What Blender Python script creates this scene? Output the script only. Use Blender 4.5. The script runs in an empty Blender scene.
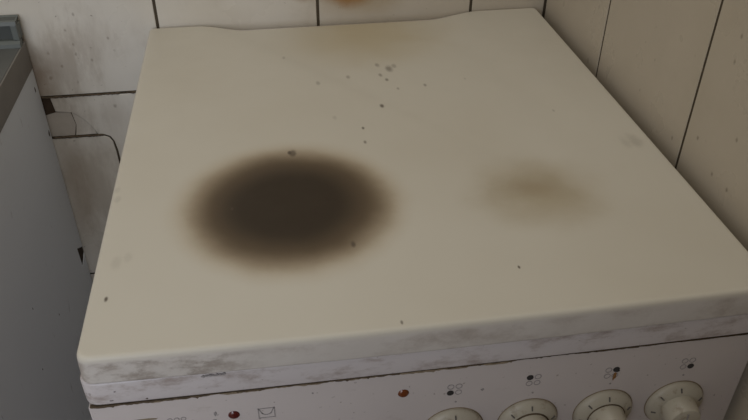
import bpy, bmesh, math, random
from mathutils import Vector, Matrix
random.seed(4)
S = bpy.context.scene
C = S.collection

# ------------------------------------------------------------------ camera
cam_d = bpy.data.cameras.new('camera'); cam = bpy.data.objects.new('camera', cam_d); C.objects.link(cam)
cam_d.sensor_fit = 'HORIZONTAL'; cam_d.sensor_width = 36.0; cam_d.lens = 758.16 * 36.0 / 748.0
cam_d.clip_start = .01
cam.rotation_euler = (0.946515, -0.004456, -0.149605)
cam.location = (0.13813, -0.37098, 0.37138)
S.camera = cam

# ------------------------------------------------------------------ light
w = bpy.data.worlds.new('world'); S.world = w; w.use_nodes = True
bg = w.node_tree.nodes['Background']; bg.inputs[0].default_value = (1.0, .93, .80, 1); bg.inputs[1].default_value = .39

def area(name, loc, target, sx, sy, energy, col):
    d = bpy.data.lights.new(name, 'AREA'); d.shape = 'RECTANGLE'; d.size = sx; d.size_y = sy
    d.energy = energy; d.color = col
    o = bpy.data.objects.new(name, d); C.objects.link(o); o.location = loc
    o.rotation_euler = (Vector(target) - Vector(loc)).to_track_quat('-Z', 'Y').to_euler()
    return o
area('window_daylight', (-.45, -1.75, .55), (-.05, .1, -.2), 1.1, 1.3, 21.0, (.80, .87, 1.0))
area('overhead_fill_light', (.15, .12, 1.75), (.15, .12, 0), .8, .8, 7.0, (1.0, .97, .90))  # added fill from above to brighten the lid, no lamp known there

S.view_settings.view_transform = 'Standard'; S.view_settings.look = 'None'
S.view_settings.exposure = -0.06; S.view_settings.gamma = 1.0; S.view_settings.use_curve_mapping = False

# ------------------------------------------------------------------ node helpers
class G:
    """a small builder for one procedural material"""
    def __init__(s, name, rough=.5, spec=.5, metallic=0.0):
        s.m = bpy.data.materials.new(name); s.m.use_nodes = True
        s.t = s.m.node_tree; s.b = s.t.nodes['Principled BSDF']
        s.b.inputs['Roughness'].default_value = rough
        s.b.inputs['Specular IOR Level'].default_value = spec
        s.b.inputs['Metallic'].default_value = metallic
        s.pos = s.t.nodes.new('ShaderNodeNewGeometry').outputs['Position']
    def put(s, sock, v):
        if isinstance(v, bpy.types.NodeSocket): s.t.links.new(v, sock)
        elif isinstance(v, (tuple, list)) and sock.type == 'RGBA': sock.default_value = tuple(v[:3]) + (1,)
        else: sock.default_value = v
    def math(s, op, a, b=0.0, c=None, clamp=False):
        n = s.t.nodes.new('ShaderNodeMath'); n.operation = op; n.use_clamp = clamp
        s.put(n.inputs[0], a); s.put(n.inputs[1], b)
        if c is not None: s.put(n.inputs[2], c)
        return n.outputs[0]
    def vec(s, op, a, b):
        n = s.t.nodes.new('ShaderNodeVectorMath'); n.operation = op
        s.put(n.inputs[0], a); s.put(n.inputs[1], b)
        return n.outputs['Value'] if op == 'LENGTH' else n.outputs[0]
    def noise(s, scale, detail=3.0, rough=.55, stretch=(1, 1, 1), shift=(0, 0, 0)):
        n = s.t.nodes.new('ShaderNodeTexNoise')
        v = s.vec('ADD', s.vec('MULTIPLY', s.pos, stretch), shift)
        s.put(n.inputs['Vector'], v); n.inputs['Scale'].default_value = scale
        n.inputs['Detail'].default_value = detail; n.inputs['Roughness'].default_value = rough
        return n.outputs['Fac']
    def step(s, v, a, b, lo=0.0, hi=1.0):
        n = s.t.nodes.new('ShaderNodeMapRange'); n.interpolation_type = 'SMOOTHSTEP'
        s.put(n.inputs[0], v)
        for i, x in enumerate((a, b, lo, hi)): n.inputs[i + 1].default_value = x
        return n.outputs[0]
    def mix(s, f, a, b, mode='MIX'):
        n = s.t.nodes.new('ShaderNodeMix'); n.data_type = 'RGBA'; n.blend_type = mode
        s.put(n.inputs[0], f); s.put(n.inputs[6], a); s.put(n.inputs[7], b)
        return n.outputs[2]
    def spot(s, c, r, inner, outer, warp=None, amt=0.0):
        """1 inside the ellipse c / r, fading from inner to outer (in radii)"""
        d = s.vec('MULTIPLY', s.vec('SUBTRACT', s.pos, c), tuple(0 if k == 0 else 1 / k for k in r))
        l = s.vec('LENGTH', d, (0, 0, 0))
        if warp is not None: l = s.math('ADD', l, s.math('MULTIPLY', s.math('SUBTRACT', warp, .5), amt))
        return s.step(l, inner, outer, 1.0, 0.0)
    def xyz(s):
        n = s.t.nodes.new('ShaderNodeSeparateXYZ'); s.put(n.inputs[0], s.pos); return n.outputs
    def bump(s, h, strength, dist=.001):
        n = s.t.nodes.new('ShaderNodeBump'); n.inputs['Strength'].default_value = strength
        n.inputs['Distance'].default_value = dist; s.put(n.inputs['Height'], h)
        s.t.links.new(n.outputs[0], s.b.inputs['Normal'])
    def done(s, col, rough=None):
        s.put(s.b.inputs['Base Color'], col)
        if rough is not None: s.put(s.b.inputs['Roughness'], rough)
        return s.m

def plain(name, col, rough=.5, vary=.12, scale=60, spec=.4):
    g = G(name, rough, spec)
    f = g.noise(scale)
    return g.done(g.mix(f, tuple(c * (1 - vary) for c in col), tuple(min(1, c * (1 + vary)) for c in col)))

# ------------------------------------------------------------------ materials
M = {}
# aged white tile glaze with rust, grease, fly specks and a painted light falloff
g = G('tile_glaze', .36, .40)
col = g.mix(g.step(g.noise(5, 4), .35, .7), (.65, .61, .54), (.59, .54, .455))
col = g.mix(g.math('MULTIPLY', g.step(g.noise(13, 6, .65, (1, 1, .8)), .48, .80), .38), col, (.32, .26, .19))
col = g.mix(g.math('MULTIPLY', g.step(g.noise(120, 3, .6), .69, .75), .7), col, (.15, .12, .09))
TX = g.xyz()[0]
col = g.mix(g.math('MULTIPLY', g.step(TX, -.02, .50), .85), col, g.mix(g.noise(20, 4), (.47, .405, .315), (.42, .36, .275)))  # light falloff painted in: glaze darker and yellower towards the right
wn = g.noise(26, 4)
col = g.mix(g.math('MULTIPLY', g.spot((.247, 0, .030), (.036, 0, .022), .2, 1.15, wn, .9), .95), col, (.30, .11, .015))
col = g.mix(g.math('MULTIPLY', g.spot((.262, 0, .030), (.07, 0, .035), .2, 1.2, wn, .8), .5), col, (.30, .20, .08))
col = g.mix(g.math('MULTIPLY', g.spot((.192, 0, .034), (.020, 0, .016), .2, 1.2, wn, .9), .6), col, (.30, .16, .07))
# splashes and fly specks on the back wall (x, z) and on the right wall (y, z)
dn = g.noise(140, 5, .65)
sn = g.noise(30, 6, .7, (1.6, 1, .45))
for x_, z_, rx_, rz_, a_ in ((-.120, -.040, .050, .075, .42), (-.085, -.020, .050, .055, .25), (-.125, -.125, .045, .04, .4), (-.11, -.23, .04, .10, .35), (-.07, -.12, .05, .03, .2)):
    col = g.mix(g.math('MULTIPLY', g.spot((x_, .569, z_), (rx_, .05, rz_), .1, 1.05, sn, 2.6), a_), col, (.27, .21, .155))
for x_, z_, r_ in [(-0.133, -0.0276, 0.004), (-0.1005, -0.0175, 0.003), (-0.0998, -0.031, 0.003), (-0.092, 0.0212, 0.003), (-0.0569, -0.0121, 0.003), (-0.1057, -0.0695, 0.004), (-0.1374, -0.0617, 0.004), (-0.1203, -0.0461, 0.003), (-0.0664, -0.1073, 0.004), (-0.0822, -0.0403, 0.003), (-0.1059, 0.0013, 0.003)]:
    col = g.mix(g.math('MULTIPLY', g.spot((x_, .569, z_), (r_ * .55, .01, r_ * .8), .1, 1.3, dn, 2.2), .55), col, (.20, .16, .12))
for y_, z_, r_ in [(0.1485, 0.1104, 0.003), (0.1336, 0.0116, 0.003), (0.1086, 0.0116, 0.003), (0.1671, 0.0284, 0.003), (0.2059, 0.0059, 0.003), (0.1164, 0.0559, 0.003), (0.2827, 0.0182, 0.002), (0.1496, 0.1322, 0.003), (0.268, 0.058, 0.002)]:
    col = g.mix(g.math('MULTIPLY', g.spot((.514, y_, z_), (.01, r_ * .6, r_ * .8), .1, 1.3, dn, 2.2), .65), col, (.17, .13, .09))
# brown dirt where the tiles run down behind the cabinet
col = g.mix(g.math('MULTIPLY', g.spot((-.155, 0, -.075), (.035, 0, .075), .1, 1.1, wn, 1.3), .65), col, (.24, .165, .11))
col = g.mix(g.math('MULTIPLY', g.spot((-.14, 0, -.22), (.025, 0, .13), .1, 1.1, wn, 1.2), .5), col, (.27, .20, .14))
g.bump(g.noise(9, 2), .03, .01)
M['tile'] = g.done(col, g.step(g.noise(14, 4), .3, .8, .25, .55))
# tile body where the glaze broke off
M['shard'] = plain('cracked_tile_glaze', (.42, .37, .31), .5, .2, 45)
M['biscuit'] = plain('brown_adhesive', (.060, .040, .026), .9, .45, 90, .2)
# dark old grout
g = G('old_grout', .9, .1)
M['grout'] = g.done(g.mix(g.noise(70, 4), (.045, .036, .025), (.10, .08, .055)))

# lid enamel: cream, top painted yellower for the warm light there, scorched rings, specks
g = G('lid_enamel', .45, .30)
X, Y, Z = g.xyz()
base = g.mix(g.step(g.noise(3.5, 3), .3, .75), (.565, .53, .455), (.53, .49, .41))
front = g.mix(g.noise(30, 4), (.61, .575, .535), (.53, .49, .45))
base = g.mix(g.step(Z, -.007, -.001), front, base)  # warm light on top, cool light on the front lip, put into the colour
# smears on the front lip
sm = g.math('MULTIPLY', g.step(g.noise(48, 8, .72, (.45, 1, .8)), .44, .78), g.step(Z, -.003, -.008))
base = g.mix(g.math('MULTIPLY', sm, .58), base, (.26, .20, .16))
edge = g.math('MULTIPLY', g.step(g.noise(95, 7, .7, (.5, 1, 1)), .42, .62), g.step(Z, -.004, -.007))
edge = g.math('MULTIPLY', edge, g.spot((.050, -.004, -.012), (.075, .05, .05), .4, 1.1))
base = g.mix(g.math('MULTIPLY', edge, .62), base, (.23, .185, .15))
wn = g.noise(24, 4)
wn2 = g.noise(45, 5, .6)
# scorch by the rear wall
base = g.mix(g.math('MULTIPLY', g.spot((.262, .515, 0), (.125, .12, 0), .1, 1.1, wn, .5), .6), base, (.44, .355, .20))
# faint ring, right plate
base = g.mix(g.math('MULTIPLY', g.spot((.362, .146, 0), (.072, .066, 0), .05, 1.05, wn, .55), .75), base, (.36, .29, .18))
base = g.mix(g.math('MULTIPLY', g.spot((.356, .152, 0), (.046, .026, 0), .0, 1.2, wn, .9), .28), base, (.24, .175, .11))
# heavy scorch, left plate
c0 = (.1475, .1570, 0)
base = g.mix(g.math('MULTIPLY', g.spot(c0, (.094, .094, 0), .80, 1.16, wn, .10), .6), base, (.36, .26, .14))
base = g.mix(g.math('MULTIPLY', g.spot(c0, (.093, .093, 0), .66, 1.05, wn, .12), .88), base, (.13, .085, .045))
base = g.mix(g.math('MULTIPLY', g.spot(c0, (.093, .093, 0), .40, .99, wn, .10), .93), base, (.025, .016, .008))
# burnt-on specks and scratches
specks = [(.0096, .0578, .0022, .9), (.3146, .0495, .0016, .9), (.2158, .0035, .0016, .7), (.2523, .3195, .0032, .8),
          (.2265, .2769, .0022, .75), (.2247, .2499, .0024, .6), (.2740, .4056, .0060, .55), (.2620, .392, .0035, .5),
          (.2670, .379, .003, .6), (.281, .413, .004, .35), (.262, .418, .004, .4), (.3062, .3606, .0028, .5),
          (.2257, .3918, .0035, .4), (.1915, .3817, .0035, .35), (.2757, .3565, .002, .4), (.201, .302, .004, .2),
          (.1552, .2395, .0045, .7), (.152, .2405, .0025, .8), (.4820, .2161, .010, .22), (.472, .213, .008, .14),
          (.1935, .0950, .0030, .75), (.0990, .1570, .0016, .8), (.0120, .0985, .006, .12), (.0200, .1030, .005, .10),
          (.0030, .185, .004, .14), (.0010, .20, .004, .12), (.1580, .4520, .003, .3), (.3530, .370, .0025, .3), (.425, .285, .002, .3)]
for (sx, sy, sr, a) in specks:
    base = g.mix(g.math('MULTIPLY', g.spot((sx, sy, 0), (sr * .8, sr * 1.6, 0), .25, 1.15, wn2, 1.5), a), base, (.075, .055, .038))
g.bump(g.noise(5, 2), .05, .01)
M['lid'] = g.done(base, g.step(wn, .3, .75, .42, .56))

# lower enamel (rim, control panel)
def enamel(name, a, b, dirt, thr, zlo=None):
    g = G(name, .36, .45)
    base = g.mix(g.noise(8, 3), a, b)
    sm = g.step(g.noise(55, 8, .72, (.45, 1, 1.0), (3, 1, 2)), thr, thr + .22)
    base = g.mix(g.math('MULTIPLY', sm, .75), base, dirt)
    sp = g.step(g.noise(230, 2, .5, (1, 1, 1), (1, 4, 2)), .70, .76)
    base = g.mix(g.math('MULTIPLY', sp, .55), base, (.16, .13, .11))
    return g.done(base)
M['rim'] = enamel('rim_enamel', (.60, .56, .56), (.52, .48, .475), (.27, .21, .18), .47)
M['panel'] = enamel('panel_enamel', (.55, .50, .485), (.48, .435, .42), (.33, .28, .25), .60)
M['grime'] = plain('baked_on_grime', (.095, .070, .046), .85, .6, 200, .2)
M['grease'] = plain('yellow_grease', (.24, .19, .13), .6, .4, 200, .3)
M['gap'] = plain('dark_gap', (.03, .024, .02), .9, .3, 90, .1)
M['print'] = plain('black_print', (.035, .032, .032), .6, .3, 300, .3)
M['greyprint'] = plain('worn_grey_print', (.28, .26, .255), .6, .3, 900, .3)
M['markprint'] = plain('faded_black_print', (.11, .10, .09), .6, .4, 500, .3)
M['rust'] = plain('rust_drip', (.24, .12, .045), .8, .3, 400, .2)
# knob plastic with grime
g = G('knob_plastic', .42, .45)
k = g.mix(g.noise(12, 3), (.43, .395, .325), (.37, .335, .265))
k = g.mix(g.math('MULTIPLY', g.step(g.noise(110, 4, .6), .55, .72), .55), k, (.17, .125, .075))
M['knob'] = g.done(k)
M['lens'] = plain('dark_red_lens', (.085, .012, .010), .2, .2, 200, .6)
M['lens_amber'] = plain('brown_red_lens', (.14, .035, .010), .2, .2, 200, .6)
# worktop laminate, cabinet board
g = G('grey_laminate', .42, .35)
M['worktop'] = g.done(g.mix(g.noise(45, 4), (.095, .095, .088), (.12, .12, .112)))
M['worktop_edge'] = plain('worn_edge_band', (.19, .175, .155), .5, .22, 25)
M['upstand'] = plain('grey_upstand_plastic', (.065, .07, .064), .45, .1, 40)
M['upstand_frame'] = plain('light_grey_upstand_frame', (.115, .125, .115), .45, .12, 60)
g = G('cabinet_board', .5, .35)
k = g.mix(g.noise(3, 3), (.70, .73, .76), (.62, .65, .68))
k = g.mix(g.math('MULTIPLY', g.step(g.noise(60, 3, .6, (1, 1, .4)), .66, .75), .35), k, (.16, .14, .13))
M['board'] = g.done(k)
M['chip'] = plain('chipped_board_core', (.06, .045, .035), .9, .4, 200, .1)
g = G('floor_lino', .55, .3)
M['floor'] = g.done(g.mix(g.noise(12, 4), (.12, .085, .06), (.17, .12, .085)))

g = G('grey_brown_plaster', .8, .2)
M['plaster'] = g.done(g.mix(g.noise(6, 4), (.20, .165, .13), (.25, .205, .16)))

# ------------------------------------------------------------------ mesh helpers
def add_obj(name, bm, mat, parent=None, smooth=False, ang=.6):
    me = bpy.data.meshes.new(name)
    if parent is not None: bmesh.ops.translate(bm, vec=-parent_origin(parent), verts=bm.verts)
    bmesh.ops.recalc_face_normals(bm, faces=bm.faces)
    for f in bm.faces: f.smooth = smooth
    if smooth:
        for e in bm.edges:
            if len(e.link_faces) == 2 and e.calc_face_angle(0) > ang: e.smooth = False
    bm.to_mesh(me); bm.free()
    me.materials.append(M[mat])
    o = bpy.data.objects.new(name, me); C.objects.link(o)
    if parent is not None: o.parent = parent
    return o
def parent_origin(o):
    v = Vector(o.location)
    while o.parent is not None:
        o = o.parent; v += Vector(o.location)
    return v
def thing(name, label, cat, loc, group=None):
    o = bpy.data.objects.new(name, None); C.objects.link(o); o.location = loc; o.empty_display_size = .05
    o['label'] = label; o['category'] = cat
    if group: o['group'] = group
    return o
def tag(o, label, cat, group=None):
    o['label'] = label; o['category'] = cat
    if group: o['group'] = group
    return o
def box(bm, x0, x1, y0, y1, z0, z1, bev=0.0, seg=2):
    vs = [bm.verts.new((x, y, z)) for x in (x0, x1) for y in (y0, y1) for z in (z0, z1)]
    fs = [(0, 1, 3, 2), (4, 6, 7, 5), (0, 4, 5, 1), (2, 3, 7, 6), (0, 2, 6, 4), (1, 5, 7, 3)]
    faces = [bm.faces.new([vs[i] for i in f]) for f in fs]
    if bev > 0:
        es = list({e for f in faces for e in f.edges})
        bmesh.ops.bevel(bm, geom=es, offset=bev, segments=seg, profile=.5, affect='EDGES')
    return bm
def prism(bm, pts, axis, a, b):
    """polygon pts (2-D) swept along an axis: axis 1 -> pts are (x, z), axis 0 -> (y, z), axis 2 -> (x, y)"""
    def P(p, t):
        return {0: (t, p[0], p[1]), 1: (p[0], t, p[1]), 2: (p[0], p[1], t)}[axis]
    A = [bm.verts.new(P(p, a)) for p in pts]; B = [bm.verts.new(P(p, b)) for p in pts]
    n = len(pts)
    bm.faces.new(A); bm.faces.new(B[::-1])
    for i in range(n): bm.faces.new((A[i], B[i], B[(i + 1) % n], A[(i + 1) % n]))
    return bm
def lathe_y(bm, cx, cz, prof, n=48):
    """profile of (radius, y) turned round an axis along y"""
    rings = []
    for r, y in prof:
        rings.append([bm.verts.new((cx + r * math.cos(2 * math.pi * i / n), y, cz + r * math.sin(2 * math.pi * i / n))) for i in range(n)])
    for a, b in zip(rings, rings[1:]):
        for i in range(n): bm.faces.new((a[i], a[(i + 1) % n], b[(i + 1) % n], b[i]))
    bm.faces.new(rings[0]); bm.faces.new(rings[-1][::-1])
    return bm
def ring_y(bm, cx, cz, r0, r1, y0, y1, n=24):
    rs = [[bm.verts.new((cx + r * math.cos(2 * math.pi * i / n), y, cz + r * math.sin(2 * math.pi * i / n))) for i in range(n)]
          for r, y in ((r0, y0), (r1, y0), (r1, y1), (r0, y1))]
    for k in range(4):
        a, b = rs[k], rs[(k + 1) % 4]
        for i in range(n): bm.faces.new((a[i], a[(i + 1) % n], b[(i + 1) % n], b[i]))
    return bm
def round_rect(x0, x1, y0, y1, r, n=6):
    pts = []
    for cx, cy, a0 in ((x1 - r, y1 - r, 0), (x0 + r, y1 - r, 90), (x0 + r, y0 + r, 180), (x1 - r, y0 + r, 270)):
        for i in range(n + 1):
            a = math.radians(a0 + 90 * i / n); pts.append((cx + r * math.cos(a), cy + r * math.sin(a)))
    return pts
def inset(pts, d):
    out = []; n = len(pts)
    for i in range(n):
        a, b, c = (Vector(pts[i - 1]), Vector(pts[i]), Vector(pts[(i + 1) % n]))
        n1 = (b - a); n2 = (c - b)
        n1 = Vector((-n1.y, n1.x)).normalized(); n2 = Vector((-n2.y, n2.x)).normalized()
        m = (n1 + n2); m = m / max(.3, m.dot(n1))
        out.append(tuple(b + m * d))
    return out
def stacked(bm, outline, levels):
    """outline (ccw, x-y) with (z, inset) levels from bottom to top, closed at both ends"""
    rings = []
    for z, d in levels:
        rings.append([bm.verts.new((p[0], p[1], z)) for p in (inset(outline, d) if d else outline)])
    n = len(outline)
    for a, b in zip(rings, rings[1:]):
        for i in range(n): bm.faces.new((a[i], a[(i + 1) % n], b[(i + 1) % n], b[i]))
    bm.faces.new(rings[0][::-1]); bm.faces.new(rings[-1])
    return bm

FLOOR = -.85
WX, WY = .514, .5690          # tile faces of the right and the back wall
TOP = 1.4

# ------------------------------------------------------------------ the room
f = add_obj('floor', box(bmesh.new(), -1.6, WX + .1, -1.6, WY + .1, FLOOR - .05, FLOOR), 'floor'); f['kind'] = 'structure'
wb = add_obj('wall_back', box(bmesh.new(), -1.6, WX + .10, WY + .0007, WY + .10, FLOOR, TOP), 'grout'); wb['kind'] = 'structure'
wr = add_obj('wall_right', box(bmesh.new(), WX + .0007, WX + .10, -1.6, WY + .0007, FLOOR, TOP), 'grout'); wr['kind'] = 'structure'
wf = add_obj('added_shade_wall', box(bmesh.new(), -.03, WX + .10, -.84, -.72, FLOOR, TOP), 'plaster'); wf['kind'] = 'structure'  # added out of view to keep daylight off the right of the front
for o, l in ((wf, 'added unseen wall that shades the front right of the cooking corner'), (f, 'brown floor covering'), (wb, 'back wall of old white tiles with dark joints'), (wr, 'right wall of old white tiles with dark joints')): o['label'] = l

J = .0019                    # half a joint
rows = [FLOOR, -.6885, -.3885, -.0885, .2115, .5115, .8115, 1.1115, TOP]
cache = {}
def tile(wall, axis, u0, u1, z0, z1):
    w_, h_ = round(u1 - u0 - 2 * J, 4), round(z1 - z0 - 2 * J, 4)
    key = (axis, w_, h_)
    if key not in cache:
        bm = bmesh.new()
        if axis == 1: box(bm, -w_ / 2, w_ / 2, 0, .0062, -h_ / 2, h_ / 2)
        else: box(bm, 0, .0062, -w_ / 2, w_ / 2, -h_ / 2, h_ / 2)
        front = [e for e in bm.edges if all(abs((v.co.y if axis == 1 else v.co.x)) < 1e-6 for v in e.verts)]
        bmesh.ops.bevel(bm, geom=front, offset=.0006, segments=1, affect='EDGES')
        o = add_obj('tile', bm, 'tile', None); cache[key] = o.data
    else:
        o = bpy.data.objects.new('tile', cache[key]); C.objects.link(o)
    o.parent = wall
    e = random.uniform(-.0002, .0004)
    uc, zc = (u0 + u1) / 2, (z0 + z1) / 2
    o.location = (uc, WY - e, zc) if axis == 1 else (WX - e, uc, zc)
    r = random.uniform(-.0018, .0018)
    o.rotation_euler = (random.uniform(-.002, .002), 0, r) if axis == 1 else (0, random.uniform(-.002, .002), r)
xs = [-1.5945, -1.394, -1.194, -.994, -.794, -.594, -.394, -.194, .0062, .2085, .4108, WX - .0005]
for a, b in zip(xs, xs[1:]):
    for c, d in zip(rows, rows[1:]):
        if abs(a + .194) < 1e-6 and abs(d + .0885) < 1e-6: continue      # the broken tile, below
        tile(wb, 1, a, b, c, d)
ys = [WY - .001, .385, .188, -.009, -.206, -.403, -.600, -.797, -.994, -1.191, -1.388, -1.585]
for a, b in zip(ys[1:], ys):
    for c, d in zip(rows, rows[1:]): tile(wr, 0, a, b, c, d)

# the broken tile in the corner beside the cabinet: cracked pieces and a smaller tile below with a rounded corner
def piece(pts, mat, y0, lab=None):
    bm = prism(bmesh.new(), pts, 1, y0, WY + .0062)
    fr = [e for e in bm.edges if all(abs(v.co.y - y0) < 1e-6 for v in e.verts)]
    bmesh.ops.bevel(bm, geom=fr, offset=.0006, segments=1, affect='EDGES')
    o = add_obj('tile', bm, mat, wb)
    if lab: o['label'] = lab
    return o
zt = -.0885 - J
piece([(-.1452, zt), (.0046, zt), (.0046, -.3869), (-.0715, -.3869), (-.0745, -.176), (-.0760, -.1600), (-.0800, -.1515), (-.0870, -.1480),
       (-.0965, -.1475), (-.0985, -.1400), (-.1060, -.1270), (-.1150, -.1175), (-.1232, -.1115), (-.1430, -.1100)], 'tile', WY - .0004)
piece([(-.1236, -.1122), (-.1152, -.1182), (-.1063, -.1275), (-.0990, -.1403), (-.0972, -.1475), (-.1252, -.1475), (-.1204, -.1310)], 'tile', WY + .0003)
piece([(-.1434, -.1107), (-.1243, -.1121), (-.1213, -.1310), (-.1260, -.1475), (-.1924, -.1475), (-.1924, -.1150), (-.1550, -.1150)], 'shard', WY + .0004,
      'cracked greyish shard of tile')
piece([(-.1924, zt), (-.1560, zt), (-.1580, -.1140), (-.1924, -.1140)], 'tile', WY + .0004)
piece([(-.1920, -.1510), (-.0885, -.1510), (-.0825, -.1540), (-.0790, -.1610), (-.0775, -.1765), (-.0750, -.3869), (-.1920, -.3869)], 'tile', WY - .0010,
      'lower tile with a rounded corner')
o = add_obj('adhesive_patch', prism(bmesh.new(), [(-.1570, -.0900), (-.1440, -.0900), (-.1425, -.1110), (-.1590, -.1150)], 1, WY + .0003, WY + .0030), 'biscuit', wb)
o['label'] = 'brown patch where a tile corner broke off'
# crumbly grime lying in the horizontal joints
def crumbs(name, parent, pts_line, n, r0, r1, mat, squash=(1, 1, 1), jit=.001):
    bm = bmesh.new()
    for i in range(n):
        t = random.random() * (len(pts_line) - 1); k = int(t); u = t - k
        c = Vector(pts_line[k]).lerp(Vector(pts_line[k + 1]), u) + Vector((random.uniform(-jit, jit) for _ in range(3)))
        r = random.uniform(r0, r1)
        mt = Matrix.Translation(c) @ Matrix.Diagonal((squash[0] * random.uniform(.7, 1.8), squash[1], squash[2], 1)) @ Matrix.Scale(r, 4)
        bmesh.ops.create_icosphere(bm, subdivisions=1, radius=1, matrix=mt)
    o = add_obj(name, bm, mat, parent, True); o['kind'] = 'stuff'
    return o
crumbs('joint_grime', wb, [(-.157, WY - .0001, -.0890), (-.03, WY - .0001, -.0886)], 90, .0009, .0021, 'grime', (1.5, .6, .8), .0007)
crumbs('joint_grime', wb, [(-.156, WY - .0004, -.1490), (-.090, WY - .0004, -.1490)], 70, .0011, .0023, 'grime', (1.5, .6, .8), .0006)

# ------------------------------------------------------------------ the stove
st = thing('cooker', 'cream enamelled electric cooker with closed scorched lid and four control knobs', 'cooker', (.25, .28, FLOOR))
# body below the lid, behind the control panel
body = add_obj('body', box(bmesh.new(), .000, .499, .010, .548, FLOOR + .02, -.0512, .004), 'rim', st)
# lid: rounded corners, back edge cut back between the two hinge ears
r = .010; LX, RX = -.0045, .5005
def ease(t): t = max(0, min(1, t)); return t * t * (3 - 2 * t)
def front_run(ol, x0, x1, y0, bow, n=24):
    for i in range(1, n):
        x = x0 + (x1 - x0) * i / n; ol.append((x, y0 - bow * (1 - (2 * i / n - 1) ** 2)))
def outline(x0, x1, y0, yl, yr, r, rb, bow):
    ol = []
    def arc(cx, cy, a0, a1, rr, n=6):
        for i in range(n + 1):
            a = math.radians(a0 + (a1 - a0) * i / n); ol.append((cx + rr * math.cos(a), cy + rr * math.sin(a)))
    arc(x0 + r, y0 + r, 180, 270, r); front_run(ol, x0 + r, x1 - r, y0, bow); arc(x1 - r, y0 + r, 270, 360, r)
    arc(x1 - rb, yr - rb, 0, 90, rb, 4)
    for i in range(1, 60):
        t = i / 60; ol.append((x1 - rb + (x0 - x1 + 2 * rb) * t, yr + (yl - yr) * t))
    arc(x0 + rb, yl - rb, 90, 180, rb, 4)
    return ol
lb = stacked(bmesh.new(), outline(LX, RX, -.001, .5650, .5680, r, .0075, .0030),
             [(-.0240, .0035), (-.0244, .0012), (-.0236, .0002), (-.0222, 0), (-.0060, .0006), (-.0030, .0009),
              (-.0014, .0016), (-.0004, .0027), (0, .0042)])
# pressed hollow along the back edge, between the two hinge ears: the edge rolls down
for v in lb.verts:
    if v.co.y > .54 and v.co.z > -.015:
        k = ease((v.co.x - .055) / .060) * (1 - ease((v.co.x - .352) / .068))
        if k > 0:
            if v.co.z > -.0002: v.co.y -= .024 * k
            else: v.co.z -= .0085 * k
lid = add_obj('lid', lb, 'lid', st, True, .8)
lid['label'] = 'cream enamel lid with one dark round scorch mark and one faint one'
rim = add_obj('top_rim', stacked(bmesh.new(), outline(-.0070, .5000, .0006, .548, .548, .011, .011, .0012),
             [(-.0480, .0030), (-.0476, .0012), (-.0464, .0002), (-.0450, 0), (-.0275, 0), (-.0262, .0006), (-.0254, .0022)]), 'rim', st, True, .8)
# seam block in the dark slit between rim and control panel
gap = add_obj('seam', box(bmesh.new(), .003, .497, .0065, .10, -.0510, -.0478), 'gap', st)
PY = .0015                    # front plane of the control panel
pan = add_obj('control_panel', box(bmesh.new(), -.0050, .5000, PY, .0095, -.1720, -.0494, .0014, 3), 'panel', st, True, .9)
door = add_obj('oven_door', box(bmesh.new(), .004, .496, -.004, .0095, FLOOR + .14, -.1760, .004, 3), 'panel', st, True, .9)
hb = bmesh.new(); box(hb, .06, .44, -.040, -.026, -.2140, -.1980, .005, 3)
add_obj('handle', hb, 'knob', door, True)
for hx in (.075, .425):
    add_obj('handle_post', box(bmesh.new(), hx - .008, hx + .008, -.030, -.0035, -.212, -.200, .002), 'knob', door)
add_obj('plinth', box(bmesh.new(), .01, .49, .03, .54, FLOOR, FLOOR + .02), 'gap', st)

# grime strip in the slit: jagged lower outline, on the top edge of the panel
def grime_run(name, x0, x1, n, zt, dmin, dmax, mat, y0, th, big=0.0, parent=st):
    pts_t = []; pts_b = []
    d = dmin
    for i in range(n + 1):
        x = x0 + (x1 - x0) * i / n
        d = max(dmin, min(dmax, d + random.uniform(-.5, .5) * (dmax - dmin)))
        e = big if random.random() < .05 else 0
        pts_t.append((x, zt + random.uniform(-.0001, .0001))); pts_b.append((x, zt - d - e))
    bm = bmesh.new()
    for i in range(n):
        q = [pts_t[i], pts_t[i + 1], pts_b[i + 1], pts_b[i]]
        A = [bm.verts.new((p[0], y0, p[1])) for p in q]; B = [bm.verts.new((p[0], y0 + th, p[1])) for p in q]
        bm.faces.new(A); bm.faces.new(B[::-1])
        for k in range(4): bm.faces.new((A[k], B[k], B[(k + 1) % 4], A[(k + 1) % 4]))
    bmesh.ops.remove_doubles(bm, verts=bm.verts, dist=1e-6)
    return add_obj(name, bm, mat, parent)
grime_run('grime', -.0035, .215, 170, -.0484, .0006, .0019, 'grime', .0009, .003, .0012)
grime_run('grime', .215, .400, 110, -.0484, .0004, .0015, 'grime', .0011, .003, .0006)
grime_run('grime', .400, .498, 60, -.0486, .0006, .0011, 'grime', .0013, .003)
grime_run('grease_line', .012, .30, 150, -.0492, .0004, .0020, 'grease', .0012, .002, .0008)

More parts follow.
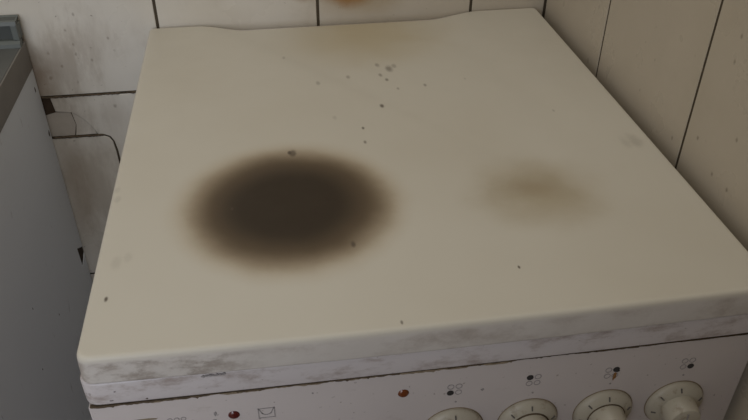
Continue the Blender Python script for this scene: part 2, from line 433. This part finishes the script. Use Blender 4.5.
# enamel chips and smears on the front
def flake(name, cx, cz, w_, h_, mat, y, n=11, parent=st):
    pts = []
    for i in range(n):
        a = 2 * math.pi * i / n; k = random.uniform(.6, 1.1)
        pts.append((cx + w_ * .5 * k * math.cos(a), cz + h_ * .5 * k * math.sin(a)))
    return add_obj(name, prism(bmesh.new(), pts, 1, y, y + .0006), mat, parent)
for i in range(7): flake('enamel_chip', .0768 + i * .0023, -.0280 + random.uniform(-.0003, .0004), .0034, .0018 if i % 2 else .0026, 'greyprint', -.0006, 8, rim)
for cx, cz, w_, h_, m_ in ((.0895 - .06, -.0640, .020, .0026, 'grease'), (.080, -.0660, .0022, .006, 'greyprint'), (.079, -.0730, .003, .002, 'greyprint'),
                           (.1510, -.0560, .0018, .0018, 'greyprint'), (.280, -.0735, .003, .003, 'greyprint'), (.0125, -.0430, .003, .0012, 'greyprint'),
                           (.036, -.0445, .0016, .0012, 'grime'), (.016, -.0345, .0016, .0012, 'greyprint')):
    on_rim = cz > -.045
    if not on_rim: cz -= .004
    flake('stain_mark', cx, cz, w_, h_, m_, (.0000 if on_rim else PY - .0003), 11, rim if on_rim else pan)

# print on the control panel
def disc(name, cx, cz, rr, mat, y0, y1, parent, n=20):
    return add_obj(name, prism(bmesh.new(), [(cx + rr * math.cos(2 * math.pi * i / n), cz + rr * math.sin(2 * math.pi * i / n)) for i in range(n)], 1, y0, y1), mat, parent)
py0, py1 = PY - .00025, PY + .0006
kx = [.2592, .3205, .3840, .4455]; KZ = -.1200; KR = .0244
sx = [.2580, .3200, .3835, .4465]; sz = [-.0740, -.0735, -.0755, -.0750]
filled = [2, 0, 1, 3]        # which of the four rings of the symbol is solid: top-left, top-right, bottom-left, bottom-right
for k in range(4):
    cells = [(-1, 1), (1, 1), (-1, -1), (1, -1)]
    bm = bmesh.new()
    for q, (a, b) in enumerate(cells):
        if q != filled[k]: ring_y(bm, sx[k] + a * .00315, sz[k] + b * .00335, .0021, .0027, py0, py1)
    sy = add_obj('plate_symbol', bm, 'greyprint', pan); sy['label'] = 'printed symbol of four hob rings, one filled black'
    a, b = cells[filled[k]]
    disc('filled_ring', sx[k] + a * .00315, sz[k] + b * .0033, .0027, 'print', py0 - .0001, py1, sy)
    disc('index_dot', kx[k] + .0006, KZ + KR + .0075, .0009, 'greyprint', py0, py1, pan, 10)
flake('rust_drip', .3863, -.0795, .0034, .0105, 'rust', PY - .00032, 11, pan)
flake('rust_drip', .3877, -.0739, .0040, .0034, 'print', PY - .00040, 11, pan)
# oven symbol: a square with a swung arc inside
bm = bmesh.new(); bx, bz, bw, bh = .1165, -.0755, .0062, .0054
for x0, x1, z0, z1 in ((-bw, bw, bh - .0007, bh), (-bw, bw, -bh, -bh + .0007), (-bw, -bw + .0007, -bh, bh), (bw - .0007, bw, -bh, bh)):
    box(bm, bx + x0, bx + x1, py0, py1, bz + z0, bz + z1)
for i in range(10):
    a = math.radians(200 + 14 * i); b = math.radians(200 + 14 * (i + 1)); q = []
    for an, rr in ((a, .0040), (b, .0040), (b, .0034), (a, .0034)): q.append((bx + rr * math.cos(an), bz + .0018 + rr * math.sin(an)))
    prism(bm, q, 1, py0, py1)
prism(bm, [(bx - .0058, bz + .0048), (bx - .0050, bz + .0048), (bx - .0026, bz - .001), (bx - .0034, bz - .001)], 1, py0, py1)
prism(bm, [(bx + .0058, bz + .0048), (bx + .0050, bz + .0048), (bx + .0026, bz - .001), (bx + .0034, bz - .001)], 1, py0, py1)
add_obj('oven_symbol', bm, 'greyprint', pan)
# worn mark left of the lights (only its top shows)
bm = bmesh.new()
for i in range(3): ring_y(bm, .0475 + i * .0048, -.0716, .0014, .0020, py0, py1, 16)
add_obj('worn_print', bm, 'greyprint', pan)
# pilot lights
for x_, z_, m_, l_ in ((.0930, -.0738, 'lens', 'dark red pilot light'), (.2186, -.0716, 'lens_amber', 'brownish red pilot light')):
    pl = add_obj('pilot_light', lathe_y(bmesh.new(), x_, z_, [(.0001, PY - .0016), (.0020, PY - .0015), (.0034, PY - .0010), (.0042, PY - .0002), (.0043, PY + .001)], 24), m_, pan, True)
    pl['label'] = l_

# knobs: skirt disc with scale marks, round grip with a finger bar
for k in range(4):
    cx = kx[k]
    kn = add_obj('knob', lathe_y(bmesh.new(), cx, KZ, [(.0150, PY - .0075), (.0180, PY - .0068), (.0225, PY - .0044), (.0239, PY - .0030), (KR, PY - .0016), (KR, PY - .0004), (KR - .001, PY - .0001)], 56),
                 'knob', st, True, .7)
    kn['label'] = ['leftmost', 'second', 'third', 'rightmost'][k] + ' round control knob'
    # dark seam under the skirt
    add_obj('skirt_ring', ring_y(bmesh.new(), cx, KZ, KR - .0006, KR + .0007, PY - .0004, PY + .0004, 56), 'grease', kn)
    gr = add_obj('grip', lathe_y(bmesh.new(), cx, KZ, [(.0001, PY - .0215), (.0105, PY - .0213), (.0128, PY - .0205), (.0138, PY - .0188), (.0146, PY - .0110), (.0152, PY - .0068)], 40), 'knob', kn, True, .7)
    add_obj('pointer_line', box(bmesh.new(), cx - .0005, cx + .0005, PY - .0218, PY - .0208, KZ + .003, KZ + .0098), 'greyprint', gr)
    if k in (1, 2):
        add_obj('grime_ring', ring_y(bmesh.new(), cx, KZ, .0145, .0162 if k == 1 else .0158, PY - .0080, PY - .0066, 40), 'grime', kn)
    # scale marks on the sloping skirt
    for j, deg in enumerate((0, 48, 96, 144, 192, 240, 288)):
        a = math.radians(90 + deg + (2 if k == 3 else 0)); rr = .0198
        mk = prism(bmesh.new(), [(-.0005, -.0019), (.0005, -.0019), (.0005, .0019), (-.0005, .0019)], 1, -.0007, .0007)
        mk.transform(Matrix.Translation((cx + rr * math.cos(a), PY - .00585, KZ + rr * math.sin(a))) @ Matrix.Rotation(-(a - math.pi / 2), 4, 'Y') @ Matrix.Rotation(-.45, 4, 'X'))
        add_obj('scale_mark', mk, 'markprint', kn)

# ------------------------------------------------------------------ cabinet on the left
CX = -.1555
cab = thing('kitchen_cabinet', 'pale grey-white base cabinet left of the cooker, under the grey worktop', 'cabinet', (-.455, .28, FLOOR))
zc = -.0450
side = [(.5655, zc), (.5655, -.3330), (.5395, -.3165), (.5420, -.3520), (.5655, -.3440), (.5655, FLOOR + .10), (-.02, FLOOR + .10), (-.02, zc)]
cc = add_obj('chipped_core', prism(bmesh.new(), [(.5655, -.3325), (.5390, -.3160), (.5415, -.3525), (.5655, -.3445)], 0, CX - .017, CX - .0006), 'chip', cab)
cc['label'] = 'dark chipped notch in the rear edge of the side panel'
add_obj('side_panel', prism(bmesh.new(), side, 0, CX - .018, CX), 'board', cab)
side2 = [(.5655, zc), (.5655, FLOOR + .10), (-.02, FLOOR + .10), (-.02, zc)]
add_obj('side_panel', prism(bmesh.new(), side2, 0, -.755, -.737), 'board', cab)
add_obj('back_panel', box(bmesh.new(), -.737, CX - .018, .548, .5655, FLOOR + .10, zc), 'chip', cab)
add_obj('bottom_panel', box(bmesh.new(), -.737, CX - .018, -.02, .548, FLOOR + .10, FLOOR + .118), 'board', cab)
add_obj('plinth', box(bmesh.new(), -.75, CX - .004, .03, .05, FLOOR, FLOOR + .10), 'board', cab)
add_obj('plinth', box(bmesh.new(), CX - .024, CX - .004, .05, .5655, FLOOR, FLOOR + .10), 'board', cab)
for x0, x1, hx in ((-.754, -.4575, -.49), (-.4535, CX - .002, -.42)):
    d = add_obj('door', box(bmesh.new(), x0, x1, -.040, -.0215, FLOOR + .105, zc - .006, .0015), 'board', cab)
    add_obj('handle', box(bmesh.new(), hx - .005, hx + .005, -.062, -.0395, -.24, -.13, .003), 'upstand', d)
for yy, zz, s_ in ((.5525, -.0690, .0040), (.5590, -.1370, .0050), (.40, -.315, .0016), (.33, -.24, .0014), (.30, -.31, .0016)):
    pts = [(yy + s_ * .45 * random.uniform(.6, 1.1) * math.cos(t), zz + s_ * random.uniform(.7, 1.1) * math.sin(t)) for t in [2 * math.pi * i / 9 for i in range(9)]]
    add_obj('chip_mark', prism(bmesh.new(), pts, 0, CX - .0004, CX + .0003), 'chip', cab)

wt = thing('worktop', 'dark grey laminate worktop on the cabinet left of the cooker', 'worktop', (-.455, .28, zc))
add_obj('slab', box(bmesh.new(), -.757, CX - .0012, -.045, .5655, -.0448, -.0085, .0012), 'worktop', wt)
add_obj('edge_band', box(bmesh.new(), CX - .0012, CX + .0006, -.045, .5655, -.0448, -.0088, .0004), 'worktop_edge', wt)

# upstand strip along the wall with a framed, sunken front and an end cap
us = thing('worktop_upstand', 'light grey wall upstand strip with framed front on the dark worktop', 'upstand', (-.455, .565, -.0085))
ux0, ux1 = -.757, CX + .0005
add_obj('core', box(bmesh.new(), ux0, ux1 - .002, .5535, .5660, -.0083, .0235, .0006), 'upstand', us)
bm = bmesh.new()
prism(bm, [(.5660, .0232), (.5480, .0232), (.5470, .0185), (.5530, .0185), (.5660, .0250)], 0, ux0, ux1)
add_obj('top_bead', bm, 'upstand_frame', us)
bm = bmesh.new()
prism(bm, [(.5540, -.0083), (.5430, -.0083), (.5435, -.0035), (.5475, -.0005), (.5540, -.0005)], 0, ux0, ux1)
add_obj('bottom_bead', bm, 'upstand_frame', us)
add_obj('end_cap', box(bmesh.new(), ux1 - .0075, ux1, .5475, .5660, -.0004, .0184, .0010), 'upstand_frame', us)
